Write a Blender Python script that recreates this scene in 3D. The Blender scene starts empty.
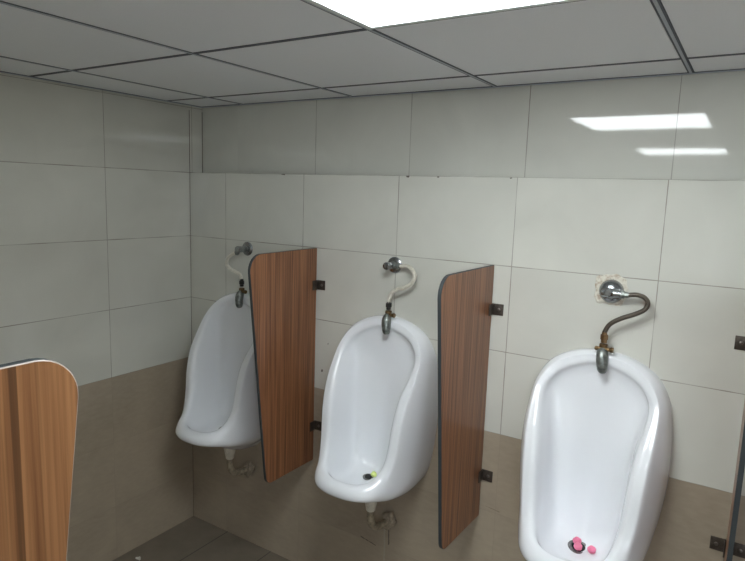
import bpy, bmesh, math, random
from mathutils import Vector, Matrix
from mathutils.bvhtree import BVHTree
random.seed(4)
COL = bpy.context.scene.collection
PI = math.pi

# ------------------------------------------------------------------ constants (metres)
ZD = 0.8513            # top of the beige tiles
RH = 0.30              # tile height
TW = 0.4554            # tile width
XO = 0.2396            # first joint on the back wall
TL = -0.4413           # joint on the left wall
ZA = ZD + 3 * RH       # ledge where the upper row is set back
ZC = 2.0593            # ceiling
REC = 0.0785           # set-back of the upper row
RX, RY = 5.2, -3.7     # far corner of the room
GX, GY, G = 0.2841, -0.1403, 0.60

# ------------------------------------------------------------------ node helpers
class NT:
    def __init__(self, name):
        self.m = bpy.data.materials.new(name); self.m.use_nodes = True
        self.t = self.m.node_tree; self.n = self.t.nodes; self.l = self.t.links
        self.b = self.n['Principled BSDF']
    def put(self, sock, v):
        if hasattr(v, 'is_output'): self.l.new(v, sock)
        else: sock.default_value = v
    def math(self, op, a, b=None, c=None, clamp=False):
        n = self.n.new('ShaderNodeMath'); n.operation = op; n.use_clamp = clamp
        self.put(n.inputs[0], a)
        if b is not None: self.put(n.inputs[1], b)
        if c is not None: self.put(n.inputs[2], c)
        return n.outputs[0]
    def sep(self, v):
        n = self.n.new('ShaderNodeSeparateXYZ'); self.put(n.inputs[0], v); return n.outputs
    def comb(self, x, y, z):
        n = self.n.new('ShaderNodeCombineXYZ')
        for i, v in enumerate((x, y, z)): self.put(n.inputs[i], v)
        return n.outputs[0]
    def pos(self):
        return self.n.new('ShaderNodeNewGeometry').outputs['Position']
    def obj(self):
        return self.n.new('ShaderNodeTexCoord').outputs['Object']
    def scale(self, v, s):
        n = self.n.new('ShaderNodeMapping'); self.put(n.inputs['Vector'], v)
        n.inputs['Scale'].default_value = s; return n.outputs[0]
    def noise(self, v, s, d=3, r=.5, dist=0):
        n = self.n.new('ShaderNodeTexNoise'); self.put(n.inputs['Vector'], v)
        n.inputs['Scale'].default_value = s; n.inputs['Detail'].default_value = d
        n.inputs['Roughness'].default_value = r; n.inputs['Distortion'].default_value = dist
        return n.outputs['Fac']
    def white(self, v):
        n = self.n.new('ShaderNodeTexWhiteNoise'); n.noise_dimensions = '3D'
        self.put(n.inputs['Vector'], v); return n.outputs['Value']
    def mr(self, v, a, b, c=0., d=1., smooth=False):
        n = self.n.new('ShaderNodeMapRange'); n.interpolation_type = 'SMOOTHSTEP' if smooth else 'LINEAR'
        self.put(n.inputs[0], v)
        for i, k in enumerate((a, b, c, d)): n.inputs[i + 1].default_value = k
        return n.outputs[0]
    def mix(self, f, a, b, mode='MIX'):
        n = self.n.new('ShaderNodeMix'); n.data_type = 'RGBA'; n.blend_type = mode
        self.put(n.inputs[0], f)
        for s, v in ((6, a), (7, b)):
            if isinstance(v, tuple) and len(v) == 3: v = v + (1,)
            self.put(n.inputs[s], v)
        return n.outputs[2]
    def bump(self, h, st, dist=.01):
        n = self.n.new('ShaderNodeBump'); n.inputs['Strength'].default_value = st
        n.inputs['Distance'].default_value = dist; self.put(n.inputs['Height'], h)
        self.l.new(n.outputs[0], self.b.inputs['Normal'])
    def set(self, **k):
        for a, v in k.items():
            a = {'color': 'Base Color', 'rough': 'Roughness', 'metal': 'Metallic', 'spec': 'Specular IOR Level',
                 'coat': 'Coat Weight', 'coat_rough': 'Coat Roughness', 'trans': 'Transmission Weight',
                 'emit': 'Emission Color', 'estr': 'Emission Strength', 'sss': 'Subsurface Weight'}[a]
            if isinstance(v, tuple) and len(v) == 3: v = v + (1,)
            self.put(self.b.inputs[a], v)
        return self.m

def plain(name, color, rough=.5, metal=0., spec=.5, var=.0, vscale=30, **k):
    t = NT(name); c = color
    if var:
        f = t.noise(t.obj(), vscale, 4, .6)
        c = t.mix(t.mr(f, .3, .7), tuple(x * (1 - var) for x in color), tuple(min(1, x * (1 + var)) for x in color))
    return t.set(color=c, rough=rough, metal=metal, spec=spec, **k)

WHITE_T = (.64, .635, .575); BEIGE_T = (.36, .30, .228); GROUT = (.20, .175, .14)

def wall_material(name, axis, off, marks=(), upper=False, holes=()):
    t = NT(name); p = t.pos(); s = t.sep(p)
    u = s['X'] if axis == 'x' else s['Y']; z = s['Z']
    su = t.math('DIVIDE', t.math('SUBTRACT', u, off), TW)
    sv = t.math('DIVIDE', t.math('SUBTRACT', z, ZD if not upper else ZA), RH if not upper else .6)
    fu = t.math('ABSOLUTE', t.math('SUBTRACT', su, t.math('ROUND', su)))
    fv = t.math('ABSOLUTE', t.math('SUBTRACT', sv, t.math('ROUND', sv)))
    wob = t.noise(p, 9, 2)
    wid = t.mr(wob, .3, .7, .0008, .0021)
    ju = t.math('LESS_THAN', t.math('MULTIPLY', fu, TW), wid)
    if upper: ju = t.math('MULTIPLY', ju, t.math('GREATER_THAN', u, .5))   # one long first tile
    jv = t.math('LESS_THAN', t.math('MULTIPLY', fv, RH if not upper else .6), wid)
    j = t.math('MAXIMUM', ju, jv)
    cell = t.comb(t.math('FLOOR', su), t.math('FLOOR', sv), 3.3)
    wn = t.white(cell)
    # cloudy stone print, shifted per tile
    pc = t.n.new('ShaderNodeVectorMath'); pc.operation = 'ADD'; t.put(pc.inputs[0], p)
    sc = t.n.new('ShaderNodeVectorMath'); sc.operation = 'SCALE'; t.put(sc.inputs[0], cell); sc.inputs['Scale'].default_value = 3.7
    t.l.new(sc.outputs[0], pc.inputs[1])
    cloud = t.noise(pc.outputs[0], 3.2, 4, .5, .6)
    fine = t.noise(t.scale(pc.outputs[0], (1, 1, 3)), 24, 4, .6)
    wcol = t.mix(t.mr(cloud, .3, .72), tuple(c * .93 for c in WHITE_T), tuple(min(1, c * 1.04) for c in WHITE_T))
    wcol = t.mix(t.math('MULTIPLY', wn, .07), wcol, (.50, .49, .44))
    bcol = t.mix(t.mr(cloud, .3, .7), tuple(c * .88 for c in BEIGE_T), tuple(c * 1.10 for c in BEIGE_T))
    bcol = t.mix(t.mr(fine, .35, .75, 0, .35), bcol, tuple(c * 1.3 for c in BEIGE_T))
    is_b = t.math('LESS_THAN', z, ZD)
    col = t.mix(is_b, wcol, bcol)
    jstr = t.mix(is_b, (.72, .72, .72), (.2, .2, .2))
    jj = t.math('MULTIPLY', j, t.mr(t.noise(p, 5, 3), .25, .6, .45, 1.0))
    jj = t.math('MULTIPLY', jj, jstr)
    col = t.mix(jj, col, GROUT)
    for (x0, z0, x1, z1, w, c) in marks:          # scratches, drips, chips
        dx, dz = x1 - x0, z1 - z0; L2 = dx * dx + dz * dz + 1e-9
        a = t.math('SUBTRACT', u, x0); b = t.math('SUBTRACT', z, z0)
        h = t.math('DIVIDE', t.math('ADD', t.math('MULTIPLY', a, dx), t.math('MULTIPLY', b, dz)), L2, clamp=True)
        ex = t.math('SUBTRACT', a, t.math('MULTIPLY', h, dx)); ez = t.math('SUBTRACT', b, t.math('MULTIPLY', h, dz))
        d = t.math('SQRT', t.math('ADD', t.math('MULTIPLY', ex, ex), t.math('MULTIPLY', ez, ez)))
        d = t.math('ADD', d, t.mr(t.noise(p, 60, 3), .2, .8, -w * .5, w * .8))
        col = t.mix(t.mr(d, w, w * .5, 0, .9), col, c)
    r = t.mix(is_b, (.045, .045, .045), (.30, .30, .30))
    t.set(color=col, rough=r, spec=.55)
    h = t.math('ADD', t.math('MULTIPLY', t.noise(p, 55, 2), .010), t.math('MULTIPLY', t.noise(p, 3.0, 1), .10))
    h = t.math('SUBTRACT', h, t.math('MULTIPLY', j, .35))
    t.bump(h, .30, .006)
    return t.m

DK = (.10, .08, .065)
back_marks = [(1.033, .256, 1.105, .243, .0035, DK), (1.147, .33, 1.149, .16, .006, (.40, .36, .29)),
              (1.166, .33, 1.168, .27, .004, DK),
              (.838, 1.053, .839, 1.056, .004, DK), (.81, .931, .811, .936, .005, DK),
              (.575, 1.749, .590, 1.749, .004, DK), (1.310, 1.748, 1.314, 1.748, .004, DK), (1.582, 1.747, 1.586, 1.748, .004, DK), (1.183, 1.750, 1.189, 1.750, .006, DK),
              (1.57, .568, 1.62, .562, .0018, (.20, .16, .12))]
M_back = wall_material('back_wall_tiles', 'x', XO, back_marks)
M_up = wall_material('upper_wall_tiles', 'x', .2369, (), True)
M_left = wall_material('side_wall_tiles', 'y', TL)

def floor_material():
    t = NT('floor_tiles'); p = t.pos(); s = t.sep(p)
    T = .285
    su = t.math('DIVIDE', t.math('SUBTRACT', s['X'], .247), T); sv = t.math('DIVIDE', t.math('SUBTRACT', s['Y'], -.95), 1.2)
    fu = t.math('ABSOLUTE', t.math('SUBTRACT', su, t.math('ROUND', su)))
    fv = t.math('ABSOLUTE', t.math('SUBTRACT', sv, t.math('ROUND', sv)))
    j = t.math('MAXIMUM', t.math('LESS_THAN', fu, .009), t.math('LESS_THAN', fv, .0022))
    n = t.noise(p, 7, 5, .6)
    c = t.mix(t.mr(n, .3, .7), (.172, .142, .108), (.23, .194, .152))
    wn = t.white(t.comb(t.math('FLOOR', su), t.math('FLOOR', sv), 1.))
    c = t.mix(t.math('MULTIPLY', wn, .25), c, (.14, .122, .10))
    c = t.mix(t.math('MULTIPLY', j, .85), c, (.05, .04, .033))
    t.set(color=c, rough=.42); t.bump(t.math('MULTIPLY', j, -1.), .4, .003); return t.m

def wood(name, light, dark, freq, rough, knots=False):
    t = NT(name); p = t.obj()
    g1 = t.noise(t.scale(p, (1, freq, freq * .012)), 1.0, 5, .65, .25)
    g2 = t.noise(t.scale(p, (1, freq * .28, freq * .005)), 1.0, 3, .5, .6)
    f = t.math('ADD', t.math('MULTIPLY', t.mr(g1, .38, .66), .7), t.math('MULTIPLY', t.mr(g2, .38, .62), .3))
    c = t.mix(f, light, dark)
    if knots:
        st = t.noise(t.scale(p, (1, 75, .5)), 1.0, 3, .55, .5)
        c = t.mix(t.mr(st, .55, .66, 0, .8), c, tuple(x * .45 for x in dark))
        pale = t.noise(t.scale(p, (1, 90, 9)), 1.0, 3, .6)
        c = t.mix(t.mr(pale, .70, .78, 0, .5), c, tuple(min(1, x * 1.25) for x in light))
    return t.set(color=c, rough=rough, spec=.4)

M_wood = wood('walnut_laminate', (.36, .160, .075), (.070, .025, .012), 190, .30)
M_teak = wood('teak_laminate', (.38, .180, .075), (.165, .066, .024), 110, .42, True)
M_edge = plain('laminate_core_edge', (.035, .042, .045), .5)
M_edgepale = plain('pale_core_edge', (.30, .25, .21), .5)
M_porc = plain('white_porcelain', (.82, .835, .86), .05, spec=.5)
M_chrome = plain('worn_chrome', (.36, .375, .39), .24, 1., var=.25, vscale=60)
M_dull = plain('tarnished_chrome', (.20, .215, .20), .42, .7, var=.6, vscale=75)
M_brass = plain('corroded_brass', (.20, .13, .065), .45, .9, var=.5, vscale=120)
M_black = plain('black_nut', (.018, .017, .016), .4)
M_hose_w = plain('ivory_hose', (.66, .63, .54), .35, var=.15, vscale=90)
M_steelbr = plain('dark_bracket_steel', (.105, .088, .075), .42, .75, var=.25, vscale=90)
M_screw = plain('screw_steel', (.20, .18, .16), .3, .9)
M_pvc = plain('ivory_drain_cup', (.72, .68, .58), .5, var=.15, vscale=50)
M_pipe = plain('dirty_drain_pipe', (.30, .25, .175), .55, var=.45, vscale=60)
M_cement = plain('grey_cement', (.33, .275, .205), .9, var=.35, vscale=90)
M_pink = plain('pink_deodorant', (.85, .22, .36), .55, sss=.1)
M_yellow = plain('yellow_deodorant', (.80, .93, .30), .5)
M_drain = plain('drain_ring_metal', (.22, .215, .21), .35, .8, var=.3, vscale=150)
M_hole = plain('drain_hole', (.008, .008, .008), .7)
M_panel = plain('ceiling_panel_white', (.89, .915, .96), .6, var=.02, vscale=300)
M_gapshade = plain('ceiling_gap_shade', (.075, .085, .11), .6)  # dark colour stands in for shade in the ceiling gaps
M_web = plain('ceiling_bar_web', (.42, .46, .52), .4)
M_gap = plain('ceiling_gap', (.02, .022, .028), .9)
M_lframe = plain('light_frame_white', (.75, .80, .79), .45)
M_paper = plain('scrap', (.75, .73, .68), .8)
M_paint = plain('white_paint', (.62, .62, .58), .6)
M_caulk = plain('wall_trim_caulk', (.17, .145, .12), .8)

def plaster():
    t = NT('flaking_plaster'); p = t.obj()
    a = t.noise(p, 55, 6, .7); b = t.noise(p, 170, 4, .7)
    c = t.mix(t.mr(a, .48, .62), (.70, .67, .58), (.47, .38, .28))
    c = t.mix(t.mr(b, .60, .70, 0, .7), c, (.20, .14, .10))
    t.set(color=c, rough=.9); t.bump(b, .6, .003); return t.m
M_plaster = plaster()

def braid():
    t = NT('braided_steel'); p = t.obj()
    w = t.n.new('ShaderNodeTexWave'); w.inputs['Scale'].default_value = 90; w.inputs['Distortion'].default_value = 1.5
    w.bands_direction = 'DIAGONAL'; t.put(w.inputs['Vector'], p)
    t.set(color=t.mix(w.outputs['Fac'], (.045, .037, .029), (.15, .125, .10)), rough=.42, metal=.6)
    t.bump(w.outputs['Fac'], .4, .001); return t.m
M_braid = braid()

# ------------------------------------------------------------------ mesh helpers
def link(name, bm, mat, parent=None, smooth=False, angle=None):
    bmesh.ops.recalc_face_normals(bm, faces=bm.faces)
    me = bpy.data.meshes.new(name); bm.to_mesh(me); bm.free()
    for m in (mat if isinstance(mat, (list, tuple)) else [mat]): me.materials.append(m)
    if smooth: me.polygons.foreach_set('use_smooth', [True] * len(me.polygons))
    if angle is not None:
        me.polygons.foreach_set('use_smooth', [True] * len(me.polygons)); me.set_sharp_from_angle(angle=math.radians(angle))
    o = bpy.data.objects.new(name, me); COL.objects.link(o)
    if parent: o.parent = parent
    return o
def tag(o, label, cat, group=None):
    o['label'] = label; o['category'] = cat
    if group: o['group'] = group
    return o
def thing(name, label, cat, loc=(0, 0, 0), group=None):
    o = bpy.data.objects.new(name, None); COL.objects.link(o); o.location = loc
    o.empty_display_size = .05
    return tag(o, label, cat, group)
def struct(o):
    o['kind'] = 'structure'; return o
def box(bm, a, b, bev=0, mi=0):
    r = bmesh.ops.create_cube(bm, size=1)
    vs = r['verts']
    for v in vs:
        v.co = Vector([(a[i] + b[i]) / 2 + v.co[i] * (b[i] - a[i]) for i in range(3)])
    fs = set(f for v in vs for f in v.link_faces)
    for f in fs: f.material_index = mi
    if bev:
        es = list(set(e for v in vs for e in v.link_edges))
        bmesh.ops.bevel(bm, geom=es, offset=bev, segments=2, affect='EDGES', profile=.5)
def cr(p0, p1, p2, p3, t):
    return .5 * ((2 * p1) + (p2 - p0) * t + (2 * p0 - 5 * p1 + 4 * p2 - p3) * t * t + (3 * p1 - p0 - 3 * p2 + p3) * t ** 3)
def spline(pts, n=6):
    pts = [Vector(p) for p in pts]; out = []
    for i in range(len(pts) - 1):
        a = pts[i - 1] if i else pts[0] * 2 - pts[1]
        d = pts[i + 2] if i + 2 < len(pts) else pts[-1] * 2 - pts[-2]
        for k in range(n): out.append(cr(a, pts[i], pts[i + 1], d, k / n))
    out.append(pts[-1]); return out
def tube(bm, pts, rad, seg=16, caps=True, flat=1.0):
    """tube along pts; rad a number or list"""
    n = len(pts); rad = rad if isinstance(rad, (list, tuple)) else [rad] * n
    pts = [Vector(p) for p in pts]
    up = None; rings = []
    for i, p in enumerate(pts):
        d = (pts[min(i + 1, n - 1)] - pts[max(i - 1, 0)]).normalized()
        if up is None:
            up = d.orthogonal().normalized()
        else:
            up = (up - d * up.dot(d)); up = up.normalized() if up.length > 1e-6 else d.orthogonal().normalized()
        s = d.cross(up)
        rings.append([bm.verts.new(p + (up * math.cos(a) + s * math.sin(a)) * rad[i]) for a in [2 * PI * k / seg for k in range(seg)]])
    for a, b in zip(rings, rings[1:]):
        for k in range(seg): bm.faces.new((a[k], a[(k + 1) % seg], b[(k + 1) % seg], b[k]))
    if caps:
        bm.faces.new(rings[0]); bm.faces.new(rings[-1][::-1])
def rod(bm, a, b, prof, seg=24):
    """surface of revolution about a->b; prof = [(t along in metres, radius)]"""
    a = Vector(a); d = (Vector(b) - a).normalized()
    u = d.orthogonal().normalized(); s = d.cross(u); rings = []
    for t, r in prof:
        rings.append([bm.verts.new(a + d * t + (u * math.cos(q) + s * math.sin(q)) * max(r, 1e-5)) for q in [2 * PI * k / seg for k in range(seg)]])
    for x, y in zip(rings, rings[1:]):
        for k in range(seg): bm.faces.new((x[k], x[(k + 1) % seg], y[(k + 1) % seg], y[k]))
    bm.faces.new(rings[0]); bm.faces.new(rings[-1][::-1])

# ------------------------------------------------------------------ room shell
def slab(name, a, b, mat):
    bm = bmesh.new(); box(bm, a, b); return struct(link(name, bm, mat))
slab('floor', (-.15, RY - .15, -.1), (RX + .15, .25, 0), floor_material())
slab('wall_back', (0, 0, 0), (RX, .25, ZA), M_back)
slab('wall_back_upper', (0, REC, ZA), (RX, .25, 2.3), M_up)
slab('wall_left', (-.15, RY, 0), (0, .25, 2.3), M_left)
slab('wall_right', (RX, RY, 0), (RX + .15, .25, 2.3), M_left)
WX0, WX1, WZ0, WZ1 = 2.9, 4.8, .95, 1.95  # made-up window opening behind the camera, added for fill daylight
bm = bmesh.new()
box(bm, (-.15, RY - .15, 0), (WX0, RY, 2.3)); box(bm, (WX1, RY - .15, 0), (RX + .15, RY, 2.3))
box(bm, (WX0, RY - .15, 0), (WX1, RY, WZ0)); box(bm, (WX0, RY - .15, WZ1), (WX1, RY, 2.3))
struct(link('wall_front', bm, M_back))
bm = bmesh.new()
for a, b in (((WX0, WZ0), (WX1, WZ0 + .05)), ((WX0, WZ1 - .05), (WX1, WZ1)), ((WX0, WZ0 + .05), (WX0 + .05, WZ1 - .05)),
             ((WX1 - .05, WZ0 + .05), (WX1, WZ1 - .05)), (((WX0 + WX1) / 2 - .03, WZ0 + .05), ((WX0 + WX1) / 2 + .03, WZ1 - .05))):
    box(bm, (a[0], RY - .10, a[1]), (b[0], RY - .05, b[1]))
struct(link('fill_window_1', bm, M_paint))
pl = bpy.data.lights.new('fill_window_portal', 'AREA'); pl.shape = 'RECTANGLE'; pl.size = WX1 - WX0; pl.size_y = WZ1 - WZ0
pl.cycles.is_portal = True
po = bpy.data.objects.new('fill_window_portal', pl); COL.objects.link(po)
po.location = ((WX0 + WX1) / 2, RY - .12, (WZ0 + WZ1) / 2); po.rotation_euler = (PI / 2, 0, 0)
slab('wall_shading_divider', (0, -2.03, 0), (1.72, -1.905, 1.90), M_back)  # unseen added wall: holds the near partition, sized to shade the left wall
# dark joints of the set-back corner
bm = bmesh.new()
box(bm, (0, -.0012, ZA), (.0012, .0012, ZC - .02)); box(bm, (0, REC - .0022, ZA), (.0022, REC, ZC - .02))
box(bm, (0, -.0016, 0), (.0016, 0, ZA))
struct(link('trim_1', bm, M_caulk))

# ceiling: dark void, panels, bars, wall angle
xs = [GX + G * k for k in range(0, 9)]; ys = [GY - G * k for k in range(0, 7)]
lights = [(2, 1, 'glaring square white ceiling light, cut by the top edge of the photo'),
          (2, 4, 'square white ceiling light farther back, seen only as the lower streak on the upper tiles'),
          (7, 1, 'square white ceiling light at the far right end of the room, outside the picture')]
lit = {(a, b) for a, b, _ in lights}
bm = bmesh.new()
box(bm, (0, RY, ZC + .05), (RX, REC, ZC + .09), mi=1)
ex = [0.0] + xs + [RX]; ey = [REC] + ys + [RY]
for i in range(len(ex) - 1):
    for k in range(len(ey) - 1):
        if (i - 1, k - 1) in lit: continue
        x0, x1, y0, y1 = ex[i], ex[i + 1], ey[k + 1], ey[k]
        g = .0088; gy = .0078
        xa = x0 + (.026 if i == 0 else g); xb = x1 - (.026 if i == len(ex) - 2 else g)
        ya = y0 + (.026 if k == len(ey) - 2 else gy); yb = y1 - (.026 if k == 0 else gy)
        box(bm, (xa, ya, ZC + .001), (xb, yb, ZC + .012), .0015)
struct(link('ceiling', bm, [M_panel, M_gap]))
bm = bmesh.new()                       # gap shade along grid and wall painted as dark strips, light web between
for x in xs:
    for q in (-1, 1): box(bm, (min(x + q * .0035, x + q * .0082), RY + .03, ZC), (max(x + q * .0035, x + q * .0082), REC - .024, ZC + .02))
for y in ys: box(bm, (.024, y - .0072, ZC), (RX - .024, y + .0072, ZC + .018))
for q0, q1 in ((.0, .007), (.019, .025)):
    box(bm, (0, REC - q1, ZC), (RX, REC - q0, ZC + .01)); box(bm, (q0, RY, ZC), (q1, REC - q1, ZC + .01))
struct(link('trim_2', bm, M_gapshade))
bm = bmesh.new()
for x in xs: box(bm, (x - .0035, RY + .03, ZC - .001), (x + .0035, REC - .020, ZC + .02))
box(bm, (0, REC - .019, ZC - .0015), (RX, REC - .007, ZC + .01)); box(bm, (.007, RY, ZC - .0015), (.019, REC - .019, ZC + .01))
struct(link('trim_3', bm, M_web))
em = NT('lit_diffuser'); em.set(color=(.9, .9, .9), rough=.5, emit=(.92, .98, 1.0), estr=17.0); M_emit = em.m
for i, k, lab in lights:
    cx = xs[i] + G / 2; cy = ys[k] - G / 2
    t = thing('ceiling_light', lab, 'ceiling light', (cx, cy, ZC))
    bm = bmesh.new(); h = G / 2 - .0075; w = .015
    for a, b in (((-h, -h), (h, -h + w)), ((-h, h - w), (h, h)), ((-h, -h + w), (-h + w, h - w)), ((h - w, -h + w), (h, h - w))):
        box(bm, (a[0], a[1], -.004), (b[0], b[1], .02), .001)
    link('frame', bm, M_lframe, t)
    bm = bmesh.new(); box(bm, (-h + w, -h + w, 0), (h - w, h - w, .014)); link('diffuser', bm, M_emit, t)

# ------------------------------------------------------------------ urinal bowl (half surface from rings, mirrored)
B = [(0,0,1.217),(.092,0,1.201),(.161,0,1.160),(.200,0,1.096),(.213,0,1.03),(.220,0,.96),(.221,0,.87),(.215,0,.775),(.205,0,.70),(.190,0,.64),(.166,0,.592),(.115,0,.545),(.060,0,.495),(0,0,.478)]
P = [(0,-.045,1.201),(.078,-.046,1.187),(.142,-.060,1.149),(.175,-.086,1.094),(.178,-.127,1.025),(.171,-.170,.955),(.163,-.198,.87),(.156,-.212,.785),(.150,-.230,.725),(.140,-.262,.675),(.124,-.305,.647),(.094,-.342,.636),(.050,-.365,.632),(0,-.372,.631)]
I1 = [(0,-.046,1.185),(.068,-.047,1.170),(.127,-.059,1.135),(.157,-.084,1.083),(.155,-.128,1.016),(.143,-.168,.95),(.135,-.192,.87),(.129,-.205,.785),(.124,-.222,.728),(.115,-.250,.688),(.101,-.283,.660),(.077,-.313,.648),(.041,-.330,.643),(0,-.334,.642)]
I2 = [(0,-.035,1.170),(.062,-.036,1.156),(.118,-.040,1.122),(.146,-.052,1.073),(.142,-.086,1.008),(.131,-.115,.945),(.125,-.129,.87),(.120,-.138,.785),(.115,-.153,.722),(.107,-.185,.675),(.094,-.228,.637),(.073,-.262,.618),(.038,-.283,.611),(0,-.287,.609)]
I3 = [(0,-.031,1.150),(.055,-.031,1.134),(.098,-.032,1.098),(.122,-.036,1.052),(.122,-.050,.99),(.116,-.060,.935),(.111,-.065,.87),(.106,-.071,.79),(.101,-.080,.71),(.093,-.096,.648),(.080,-.145,.616),(.060,-.190,.607),(.031,-.216,.602),(0,-.222,.601)]
S  = [(0,-.030,1.130),(0,-.030,1.11),(0,-.030,1.08),(0,-.030,1.035),(0,-.031,.98),(0,-.033,.93),(0,-.036,.87),(0,-.040,.78),(0,-.045,.70),(0,-.054,.634),(0,-.078,.608),(0,-.120,.601),(0,-.160,.599),(0,-.190,.599)]
O3, O2, O1 = [], [], []
for b, p in list(zip(B, P))[:9]:
    for ring, fx, fy, fz in ((O3, .04, .25, 0), (O2, .22, .60, .08), (O1, .72, .95, .50)):
        ring.append((b[0] + (p[0] - b[0]) * fx, p[1] * fy, b[2] + (p[2] - b[2]) * fz))
O3 += [(.190,-.080,.632),(.167,-.11,.587),(.116,-.12,.548),(.060,-.115,.517),(0,-.115,.515)]
O2 += [(.180,-.175,.630),(.155,-.225,.596),(.112,-.27,.583),(.058,-.30,.578),(0,-.308,.577)]
O1 += [(.157,-.246,.655),(.142,-.295,.618),(.108,-.343,.604),(.057,-.368,.598),(0,-.374,.597)]
I4 = [tuple(Vector(a) * .55 + Vector(b) * .45) for a, b in zip(I3, S)]
def lip(p):
    x, y, z = p
    return Vector((x, y if y > -.20 else -.20 + (y + .20) * .80, z + .016 * min(1, max(0, (-y - .20) / .1))))
RINGS = [[lip(p) for p in r] for r in (B, O3, O2, O1, P, I1, I2, I3, I4, S)]
def mirx(v): return Vector((-v.x, v.y, v.z))
def refine_st(r, n):
    out = []; L = len(r)
    for i in range(L - 1):
        a = r[i - 1] if i else mirx(r[1]); d = r[i + 2] if i + 2 < L else mirx(r[L - 2])
        for k in range(n): out.append(cr(a, r[i], r[i + 1], d, k / n))
    out.append(r[-1]); return out
def bowl_mesh():
    NS, NR = 4, 4
    R1 = [refine_st(r, NS) for r in RINGS]; n = len(R1[0]); grid = []
    for i in range(n):
        line = [r[i] for r in R1]; L = len(line); o = []
        for j in range(L - 1):
            a = line[j - 1] if j else line[0] * 2 - line[1]
            d = line[j + 2] if j + 2 < L else mirx(line[L - 2])
            for k in range(NR): o.append(cr(a, line[j], line[j + 1], d, k / NR))
        o.append(line[-1]); grid.append(o)
    bm = bmesh.new(); m = len(grid[0])
    for s in (1, -1):
        V = [[bm.verts.new((max(0, p.x) * s, min(p.y, -.0005), p.z)) for p in row] for row in grid]
        for i in range(n - 1):
            for j in range(m - 1):
                q = (V[i][j], V[i + 1][j], V[i + 1][j + 1], V[i][j + 1])
                bm.faces.new(q if s > 0 else q[::-1])
    bmesh.ops.remove_doubles(bm, verts=bm.verts, dist=.0006)
    # close the back against the wall
    be = [e for e in bm.edges if e.is_boundary and all(v.co.y > -.002 for v in e.verts)]
    bmesh.ops.holes_fill(bm, edges=be, sides=0)
    return bm
bm0 = bowl_mesh(); BV = BVHTree.FromBMesh(bm0)
bowl_proto = link('bowl', bm0, M_porc, None, angle=60)
def surf(x, y, z0=.9):
    loc, nor, _, _ = BV.ray_cast(Vector((x, y, z0)), Vector((0, 0, -1)))
    if nor.z < 0: nor = -nor
    return loc, nor

UX = [.367, 1.138, 1.927]
urinal_labels = ['white porcelain urinal at far left beside the corner, partly hidden by a wooden partition',
                 'white porcelain urinal in the middle with a yellow green lump near its drain',
                 'white porcelain urinal nearest on the right with pink balls at its drain']
for idx, x in enumerate(UX):
    t = thing('urinal', urinal_labels[idx], 'urinal', (x, 0, .475), 'row of wall urinals')
    b = bowl_proto if idx == 0 else bowl_proto.copy()
    if idx: COL.objects.link(b)
    b.parent = t; b.location = (0, 0, -.475)
    loc, nor = surf(0, -.125)
    bm = bmesh.new(); c = Vector((0, 0, 0))
    r0 = .033 if idx != 1 else .022
    rod(bm, c - nor * .004, c + nor * .01, [(0, r0), (.0055, r0), (.0068, r0 - .003), (.0068, .021 * r0 / .03), (.0045, .019 * r0 / .03), (.0045, .0)], 32)
    d = link('drain_cover', bm, M_drain, t, angle=40); d.location = loc - Vector((0, 0, .4735))
    bm = bmesh.new(); rod(bm, c + nor * .0, c + nor * .01, [(0, .0185 * r0 / .03), (.0042, .0185 * r0 / .03), (.0043, .0)], 24)
    hle = link('drain_hole', bm, M_hole, d); hle.location = (0, 0, 0)

# deodorant balls
def ball(name, x, y, r, ux, mat, label, up=0, group=None, lump=0):
    loc, nor = surf(x, y)
    bm = bmesh.new(); bmesh.ops.create_icosphere(bm, subdivisions=3, radius=r)
    for v in bm.verts:
        k = 1 + .06 * math.sin(v.co.x * 420 + v.co.z * 310) + lump * math.sin(v.co.y * 260 + 1.3) * math.cos(v.co.x * 190)
        v.co = v.co * k; v.co.z *= .86
    o = link(name, bm, mat, None, smooth=True)
    o.location = Vector((ux, 0, 0)) + loc + nor * (r * .84 + up)
    tag(o, label, 'deodorant ball', group); return o
ball('deodorant_ball', -.008, -.118, .0135, UX[2], M_pink, 'pink deodorant ball at the back of the metal drain ring', .006, 'pink deodorant balls')
ball('deodorant_ball', .004, -.146, .0130, UX[2], M_pink, 'pink deodorant ball at the front edge of the metal drain ring', .007, 'pink deodorant balls')
ball('deodorant_ball', .044, -.138, .0130, UX[2], M_pink, 'pink deodorant ball lying on white porcelain right of the drain', 0, 'pink deodorant balls')
ball('deodorant_lump', .022, -.116, .0120, UX[1], M_yellow, 'yellow green deodorant lump beside the drain of the middle urinal', .002, None, .12)

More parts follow.
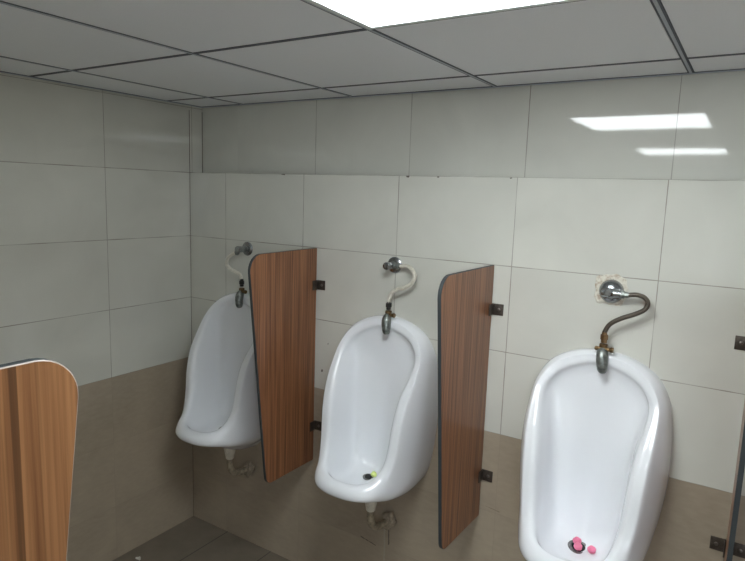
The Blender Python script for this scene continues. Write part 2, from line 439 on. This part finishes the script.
# ------------------------------------------------------------------ drain pipes
def drain_pipe(ux, idx):
    t = thing('drain_pipe', ['drain elbow with pale cup under the leftmost urinal',
                             'drain elbow with pale cup under the middle urinal, wall below it cracked'][idx], 'drain pipe', (ux, -.1, 0), 'urinal drain pipes')
    bm = bmesh.new()
    rod(bm, (0, 0, .512), (0, 0, .3), [(0, .027), (.012, .027), (.014, .026), (.055, .019), (.058, .016), (.058, .002)], 24)
    link('drain_cup', bm, M_pvc, t, angle=40)
    bm = bmesh.new()
    pts = spline([(0, 0, .458), (.001, 0, .425), (.004, .006, .395), (.012, .028, .377), (.020, .055, .375), (.026, .085, .378)], 6)
    tube(bm, pts, [.0155] * len(pts), 18)
    link('elbow', bm, M_pipe, t, angle=50)
    bm = bmesh.new(); bmesh.ops.create_icosphere(bm, subdivisions=4, radius=1)
    rr = random.Random(idx + 2); ph = [rr.uniform(0, 6) for _ in range(4)]
    for v in bm.verts:
        c = v.co; k = 1 + .16 * math.sin(3 * c.x + ph[0]) * math.sin(4 * c.z + ph[1]) + .09 * math.sin(9 * c.z + ph[2]) * math.cos(8 * c.x + ph[3])
        v.co = Vector((c.x * .030 * k, c.y * .022 * k, c.z * .040 * k))
        v.co.y = min(v.co.y, .0085)
    o = link('cement_collar', bm, M_cement, t, smooth=True); o.location = (.031, .09, .377)
    o.rotation_euler = (0, .35, 0)
for i, ux in enumerate(UX[:2]): drain_pipe(ux, i)

# ------------------------------------------------------------------ valves, hoses, spreaders
VZ = [(.378, 1.417), (1.147, 1.415), (1.933, 1.405)]
def spreader(x, idx):
    t = thing('flush_spreader', ['tarnished chrome spreader hooked over the rim of the leftmost urinal',
                                 'greenish chrome spreader hooked over the rim of the middle urinal',
                                 'corroded chrome spreader with brass neck on the nearest urinal'][idx], 'spreader', (x, -.03, 1.21), 'spreaders')
    bm = bmesh.new()
    pts = spline([(0, -.012, .022), (0, -.015, .014), (.001, -.024, .004), (.003, -.031, -.012), (.006, -.034, -.034), (.008, -.032, -.052)], 5)
    n = len(pts); rad = []
    for i in range(n):
        u = i / (n - 1); rad.append(.0115 + .0065 * math.sin(min(1, u * 1.15) * PI * .80) - (.006 * max(0, (u - .86) / .14) ** 2))
    tube(bm, pts, rad, 20); link('body', bm, M_dull, t, angle=60)
    bm = bmesh.new()
    rod(bm, (-.002, -.017, .019), (.05, -.019, .020), [(-.022 if idx == 2 else 0, .005), (-.020 if idx == 2 else .001, .007), (.016, .007), (.022, .006), (.026, .0085), (.033, .0085), (.033, .003)], 16)
    rod(bm, (0, -.012, .024), (0, -.012, .05), [(0, .0125), (.009, .0125), (.010, .011), (.010, .004)], 20)
    link('clamp_nut', bm, M_brass, t, angle=40)
    return t
def hose(x, pts, idx, mat, nutmat, r):
    t = thing('flush_hose', ['thin pale hose curling down left to the leftmost urinal',
                             'ivory plastic hose curling in an S to the middle urinal',
                             'dark braided metal hose curling right above the nearest urinal'][idx], 'hose', pts[0], 'flush hoses')
    o = Vector(pts[0]); P = spline([Vector(p) - o for p in pts], 8)
    bm = bmesh.new(); tube(bm, P, r, 16); link('tube', bm, mat, t, angle=60)
    e = P[-1]; bm = bmesh.new()
    rod(bm, e + Vector((0, 0, .008)), e + Vector((0, 0, -1)), [(0, .0075), (.008, .0085), (.009, .0115), (.024, .0115), (.025, .009), (.034, .009), (.034, .002)], 8)
    link('nut', bm, nutmat, t, angle=20)
def valve_knob(x, z, idx):
    """flange on the wall, barrel pointing out into the room, side outlet"""
    t = thing('flush_valve', ['chrome flush valve on the wall near the room corner',
                              'chrome flush valve on the wall above the middle urinal'][idx], 'valve', (x, 0, z), 'flush valves')
    bm = bmesh.new(); rod(bm, (0, 0, 0), (0, -1, 0), [(0, .031), (.003, .031), (.006, .028), (.009, .018), (.0095, .004)], 32)
    link('wall_flange', bm, M_chrome, t, angle=40)
    bm = bmesh.new(); rod(bm, (0, -.009, 0), (0, -1, 0), [(0, .014), (.016, .014), (.018, .0125), (.026, .0125), (.027, .006)], 24)
    link('body', bm, M_dull, t, angle=40)
    bm = bmesh.new(); rod(bm, (0, -.033, 0), (0, -1, .02), [(0, .009), (.002, .0135), (.030, .0150), (.034, .0135), (.036, .009), (.036, .002)], 20)
    link('knob', bm, M_chrome, t, angle=40)
    bm = bmesh.new()
    if idx == 1:
        rod(bm, (.008, -.022, 0), (1, -.022, 0), [(0, .009), (.012, .009), (.013, .012), (.021, .012), (.022, .008), (.036, .007), (.036, .002)], 12)
    else:
        rod(bm, (0, -.052, -.006), (-.5, -.062, -.35), [(0, .009), (.012, .009), (.013, .0115), (.021, .0115), (.022, .008), (.028, .007), (.028, .002)], 12)
    link('outlet', bm, M_dull, t, angle=30)
valve_knob(*VZ[0], 0); valve_knob(*VZ[1], 1)
t = thing('flush_valve', 'big chrome flush valve on broken plaster above the nearest urinal', 'valve', (VZ[2][0], 0, VZ[2][1]), 'flush valves')
bm = bmesh.new(); rod(bm, (0, -.003, 0), (0, -1, 0), [(0, .037), (.003, .037), (.010, .034), (.018, .027), (.024, .017), (.026, .006)], 36)
link('wall_flange', bm, M_chrome, t, angle=40)
bm = bmesh.new(); rod(bm, (-.024, -.036, -.002), (1, -.036, -.002), [(0, .006), (.002, .011), (.010, .0135), (.034, .0145), (.044, .0125), (.058, .0115), (.060, .008), (.060, .002)], 24)
rod(bm, (0, -.02, 0), (0, -1, 0), [(0, .013), (.03, .013), (.034, .009), (.034, .002)], 24)
link('body', bm, M_chrome, t, angle=40)
bm = bmesh.new(); rod(bm, (.034, -.036, -.002), (1, -.036, -.002), [(0, .011), (.001, .0125), (.009, .0125), (.011, .009), (.022, .0085), (.022, .002)], 8)
link('outlet', bm, M_dull, t, angle=30)

# plaster scar behind the right valve
bm = bmesh.new(); ring0 = []; ring1 = []; N = 72
for k in range(N):
    a = 2 * PI * k / N
    sq = (abs(math.cos(a)) ** 4 + abs(math.sin(a)) ** 4) ** -.25
    r = .0475 * sq * (1 + .045 * math.sin(5 * a + 1) + .03 * math.sin(11 * a) + random.uniform(-.015, .015))
    ring0.append(bm.verts.new((r * math.cos(a), -.0002, r * math.sin(a)))); ring1.append(bm.verts.new((r * .96 * math.cos(a), -.003, r * .96 * math.sin(a))))
for k in range(N): bm.faces.new((ring0[k], ring0[(k + 1) % N], ring1[(k + 1) % N], ring1[k]))
bm.faces.new(ring1); bm.faces.new(ring0[::-1])
o = link('plaster_patch', bm, M_plaster); o.location = (1.930, 0, 1.409)
tag(o, 'rough speckled plaster patch around the chrome valve of the nearest urinal', 'plaster')

hose(0, [(.357, -.060, 1.400), (.335, -.062, 1.388), (.313, -.060, 1.372), (.306, -.058, 1.345), (.322, -.054, 1.326), (.350, -.048, 1.314), (.374, -.044, 1.303), (.381, -.042, 1.285), (.383, -.042, 1.277)], 0, M_hose_w, M_black, .0074)
hose(1, [(1.186, -.024, 1.415), (1.218, -.030, 1.418), (1.243, -.038, 1.409), (1.257, -.044, 1.388), (1.250, -.046, 1.362), (1.226, -.046, 1.343), (1.190, -.045, 1.330), (1.163, -.043, 1.313), (1.152, -.042, 1.288), (1.151, -.042, 1.274)], 1, M_hose_w, M_black, .0078)
hose(2, [(1.985, -.036, 1.403), (2.010, -.036, 1.407), (2.032, -.038, 1.402), (2.044, -.040, 1.387), (2.038, -.042, 1.367), (2.012, -.044, 1.349), (1.975, -.044, 1.331), (1.945, -.043, 1.309), (1.932, -.042, 1.284), (1.931, -.042, 1.274)], 2, M_braid, M_brass, .0072)
spreader(.383, 0); spreader(1.151, 1); spreader(1.931, 2)

# ------------------------------------------------------------------ partitions
def arc(c, r, a0, a1, n=8):
    return [(c[0] + r * math.cos(math.radians(a0 + (a1 - a0) * k / n)), c[1] + r * math.sin(math.radians(a0 + (a1 - a0) * k / n))) for k in range(n + 1)]
def panel_profile():
    # (depth from the wall, height): level top, rounded outer corners, front edge tapering towards the wall
    pts = [(.006, .528), (.006, 1.452)]
    pts += [(.340, 1.452)] + arc((.355, 1.392), .060, 88, -5, 9)
    pts += [(.322, .590)] + arc((.282, .578), .038, -8, -85, 6)
    return pts
def panel(thick, mats):
    nm = len(mats) - 1
    """local x = 0 is the right face, -thick the left; outward is -y"""
    bm = bmesh.new(); pr = panel_profile(); ra = []; rb = []
    for d, z in pr:
        ra.append(bm.verts.new((0, -d, z))); rb.append(bm.verts.new((-thick, -d, z)))
    bm.faces.new(ra); bm.faces.new(rb[::-1]); n = len(pr); rim = []
    for k in range(n):
        f = bm.faces.new((ra[k], rb[k], rb[(k + 1) % n], ra[(k + 1) % n])); rim.append(f)
    bmesh.ops.recalc_face_normals(bm, faces=bm.faces)
    for f in rim: f.material_index = 1
    es = [e for e in bm.edges if len(e.link_faces) == 2 and sum(g.material_index for g in e.link_faces) == 1]
    bmesh.ops.bevel(bm, geom=es, offset=.0012 if nm == 1 else .0018, segments=1, affect='EDGES', material=nm)
    return bm
def bracket(z, thick, side):
    """L clip: ear flat on the wall, flange on the panel face"""
    bm = bmesh.new(); s = side; x0 = .0008 if s > 0 else -thick - .0008
    def bb(a, b, bev): box(bm, (min(a[0], b[0]), min(a[1], b[1]), min(a[2], b[2])), (max(a[0], b[0]), max(a[1], b[1]), max(a[2], b[2])), bev)
    bb((x0, -.0045, z - .020), (x0 + s * .040, -.0005, z + .020), .0008)
    bb((x0, -.036, z - .020), (x0 + s * .004, -.0045, z + .020), .0008)
    return bm, x0
def partition(x, label, thick=.012, mats=None, flip=False, loc_y=0.):
    t = thing('urinal_partition', label, 'partition', (x, loc_y, .528), 'urinal partitions')
    mats = mats or [M_wood, M_edge]
    p = link('panel', panel(thick, mats), mats, t); p.location = (0, 0, -.528)
    for z in (1.298, .686):
        for s in (1, -1):
            bm, x0 = bracket(z, thick, s)
            b = link('bracket', bm, M_steelbr, t, angle=40); b.location = (0, 0, -.528)
            bm = bmesh.new()
            rod(bm, (x0 + s * .024, -.0045, z), (x0 + s * .024, -1, z), [(0, .006), (.001, .0058), (.0022, .004), (.0022, .001)], 14)
            link('screw', bm, M_screw, b, angle=40)
    return t
t = partition(.776, 'walnut wood urinal partition between the leftmost and middle urinals'); t.rotation_euler = (0, 0, math.radians(2.6))
partition(1.547, 'walnut wood urinal partition between the middle and nearest urinals')
partition(2.327, 'urinal partition seen edge-on at the right border of the photo', .012)
t = partition(1.515 - .017, 'teak wood urinal partition close to the camera at lower left', .017, [M_teak, M_edge, M_edgepale], loc_y=-1.910)
t.rotation_euler = (0, 0, PI)

# small white scrap on the floor
bm = bmesh.new(); bmesh.ops.create_icosphere(bm, subdivisions=2, radius=.012)
for v in bm.verts: v.co = Vector((v.co.x * 1.3, v.co.y * .8, v.co.z * .4)) * (1 + .25 * math.sin(v.co.x * 300 + v.co.y * 200))
o = link('paper_scrap', bm, M_paper); o.location = (.087, -.392, .0045)
tag(o, 'tiny crumpled white paper scrap on the dark floor by the left wall', 'paper')

# ------------------------------------------------------------------ world, camera, view
w = bpy.data.worlds.new('fill_sky'); bpy.context.scene.world = w; w.use_nodes = True  # sky that shines in through the added window as fill
w.node_tree.nodes['Background'].inputs[0].default_value = (.82, .90, 1, 1); w.node_tree.nodes['Background'].inputs[1].default_value = 5.0
cam = bpy.data.cameras.new('camera'); co = bpy.data.objects.new('camera', cam); COL.objects.link(co)
cam.sensor_width = 36; cam.lens = 36 * 597.05 / 745; cam.clip_start = .01
rt = Vector((0.84148895, 0.53927201, 0.03289449)); up = Vector((-0.10556099, 0.10439715, 0.98891765)); fw = Vector((-0.52986152, 0.83563565, -0.14477513))
m = Matrix((rt, up, -fw)).transposed().to_4x4(); m.translation = Vector((2.28841, -1.95655, 1.68305)); co.matrix_world = m
sc = bpy.context.scene; sc.camera = co
sc.view_settings.view_transform = 'Standard'; sc.view_settings.look = 'None'; sc.view_settings.gamma = 1
sc.view_settings.use_curve_mapping = False; sc.view_settings.exposure = 0.15
sc.cycles.max_bounces = 10; sc.cycles.diffuse_bounces = 6
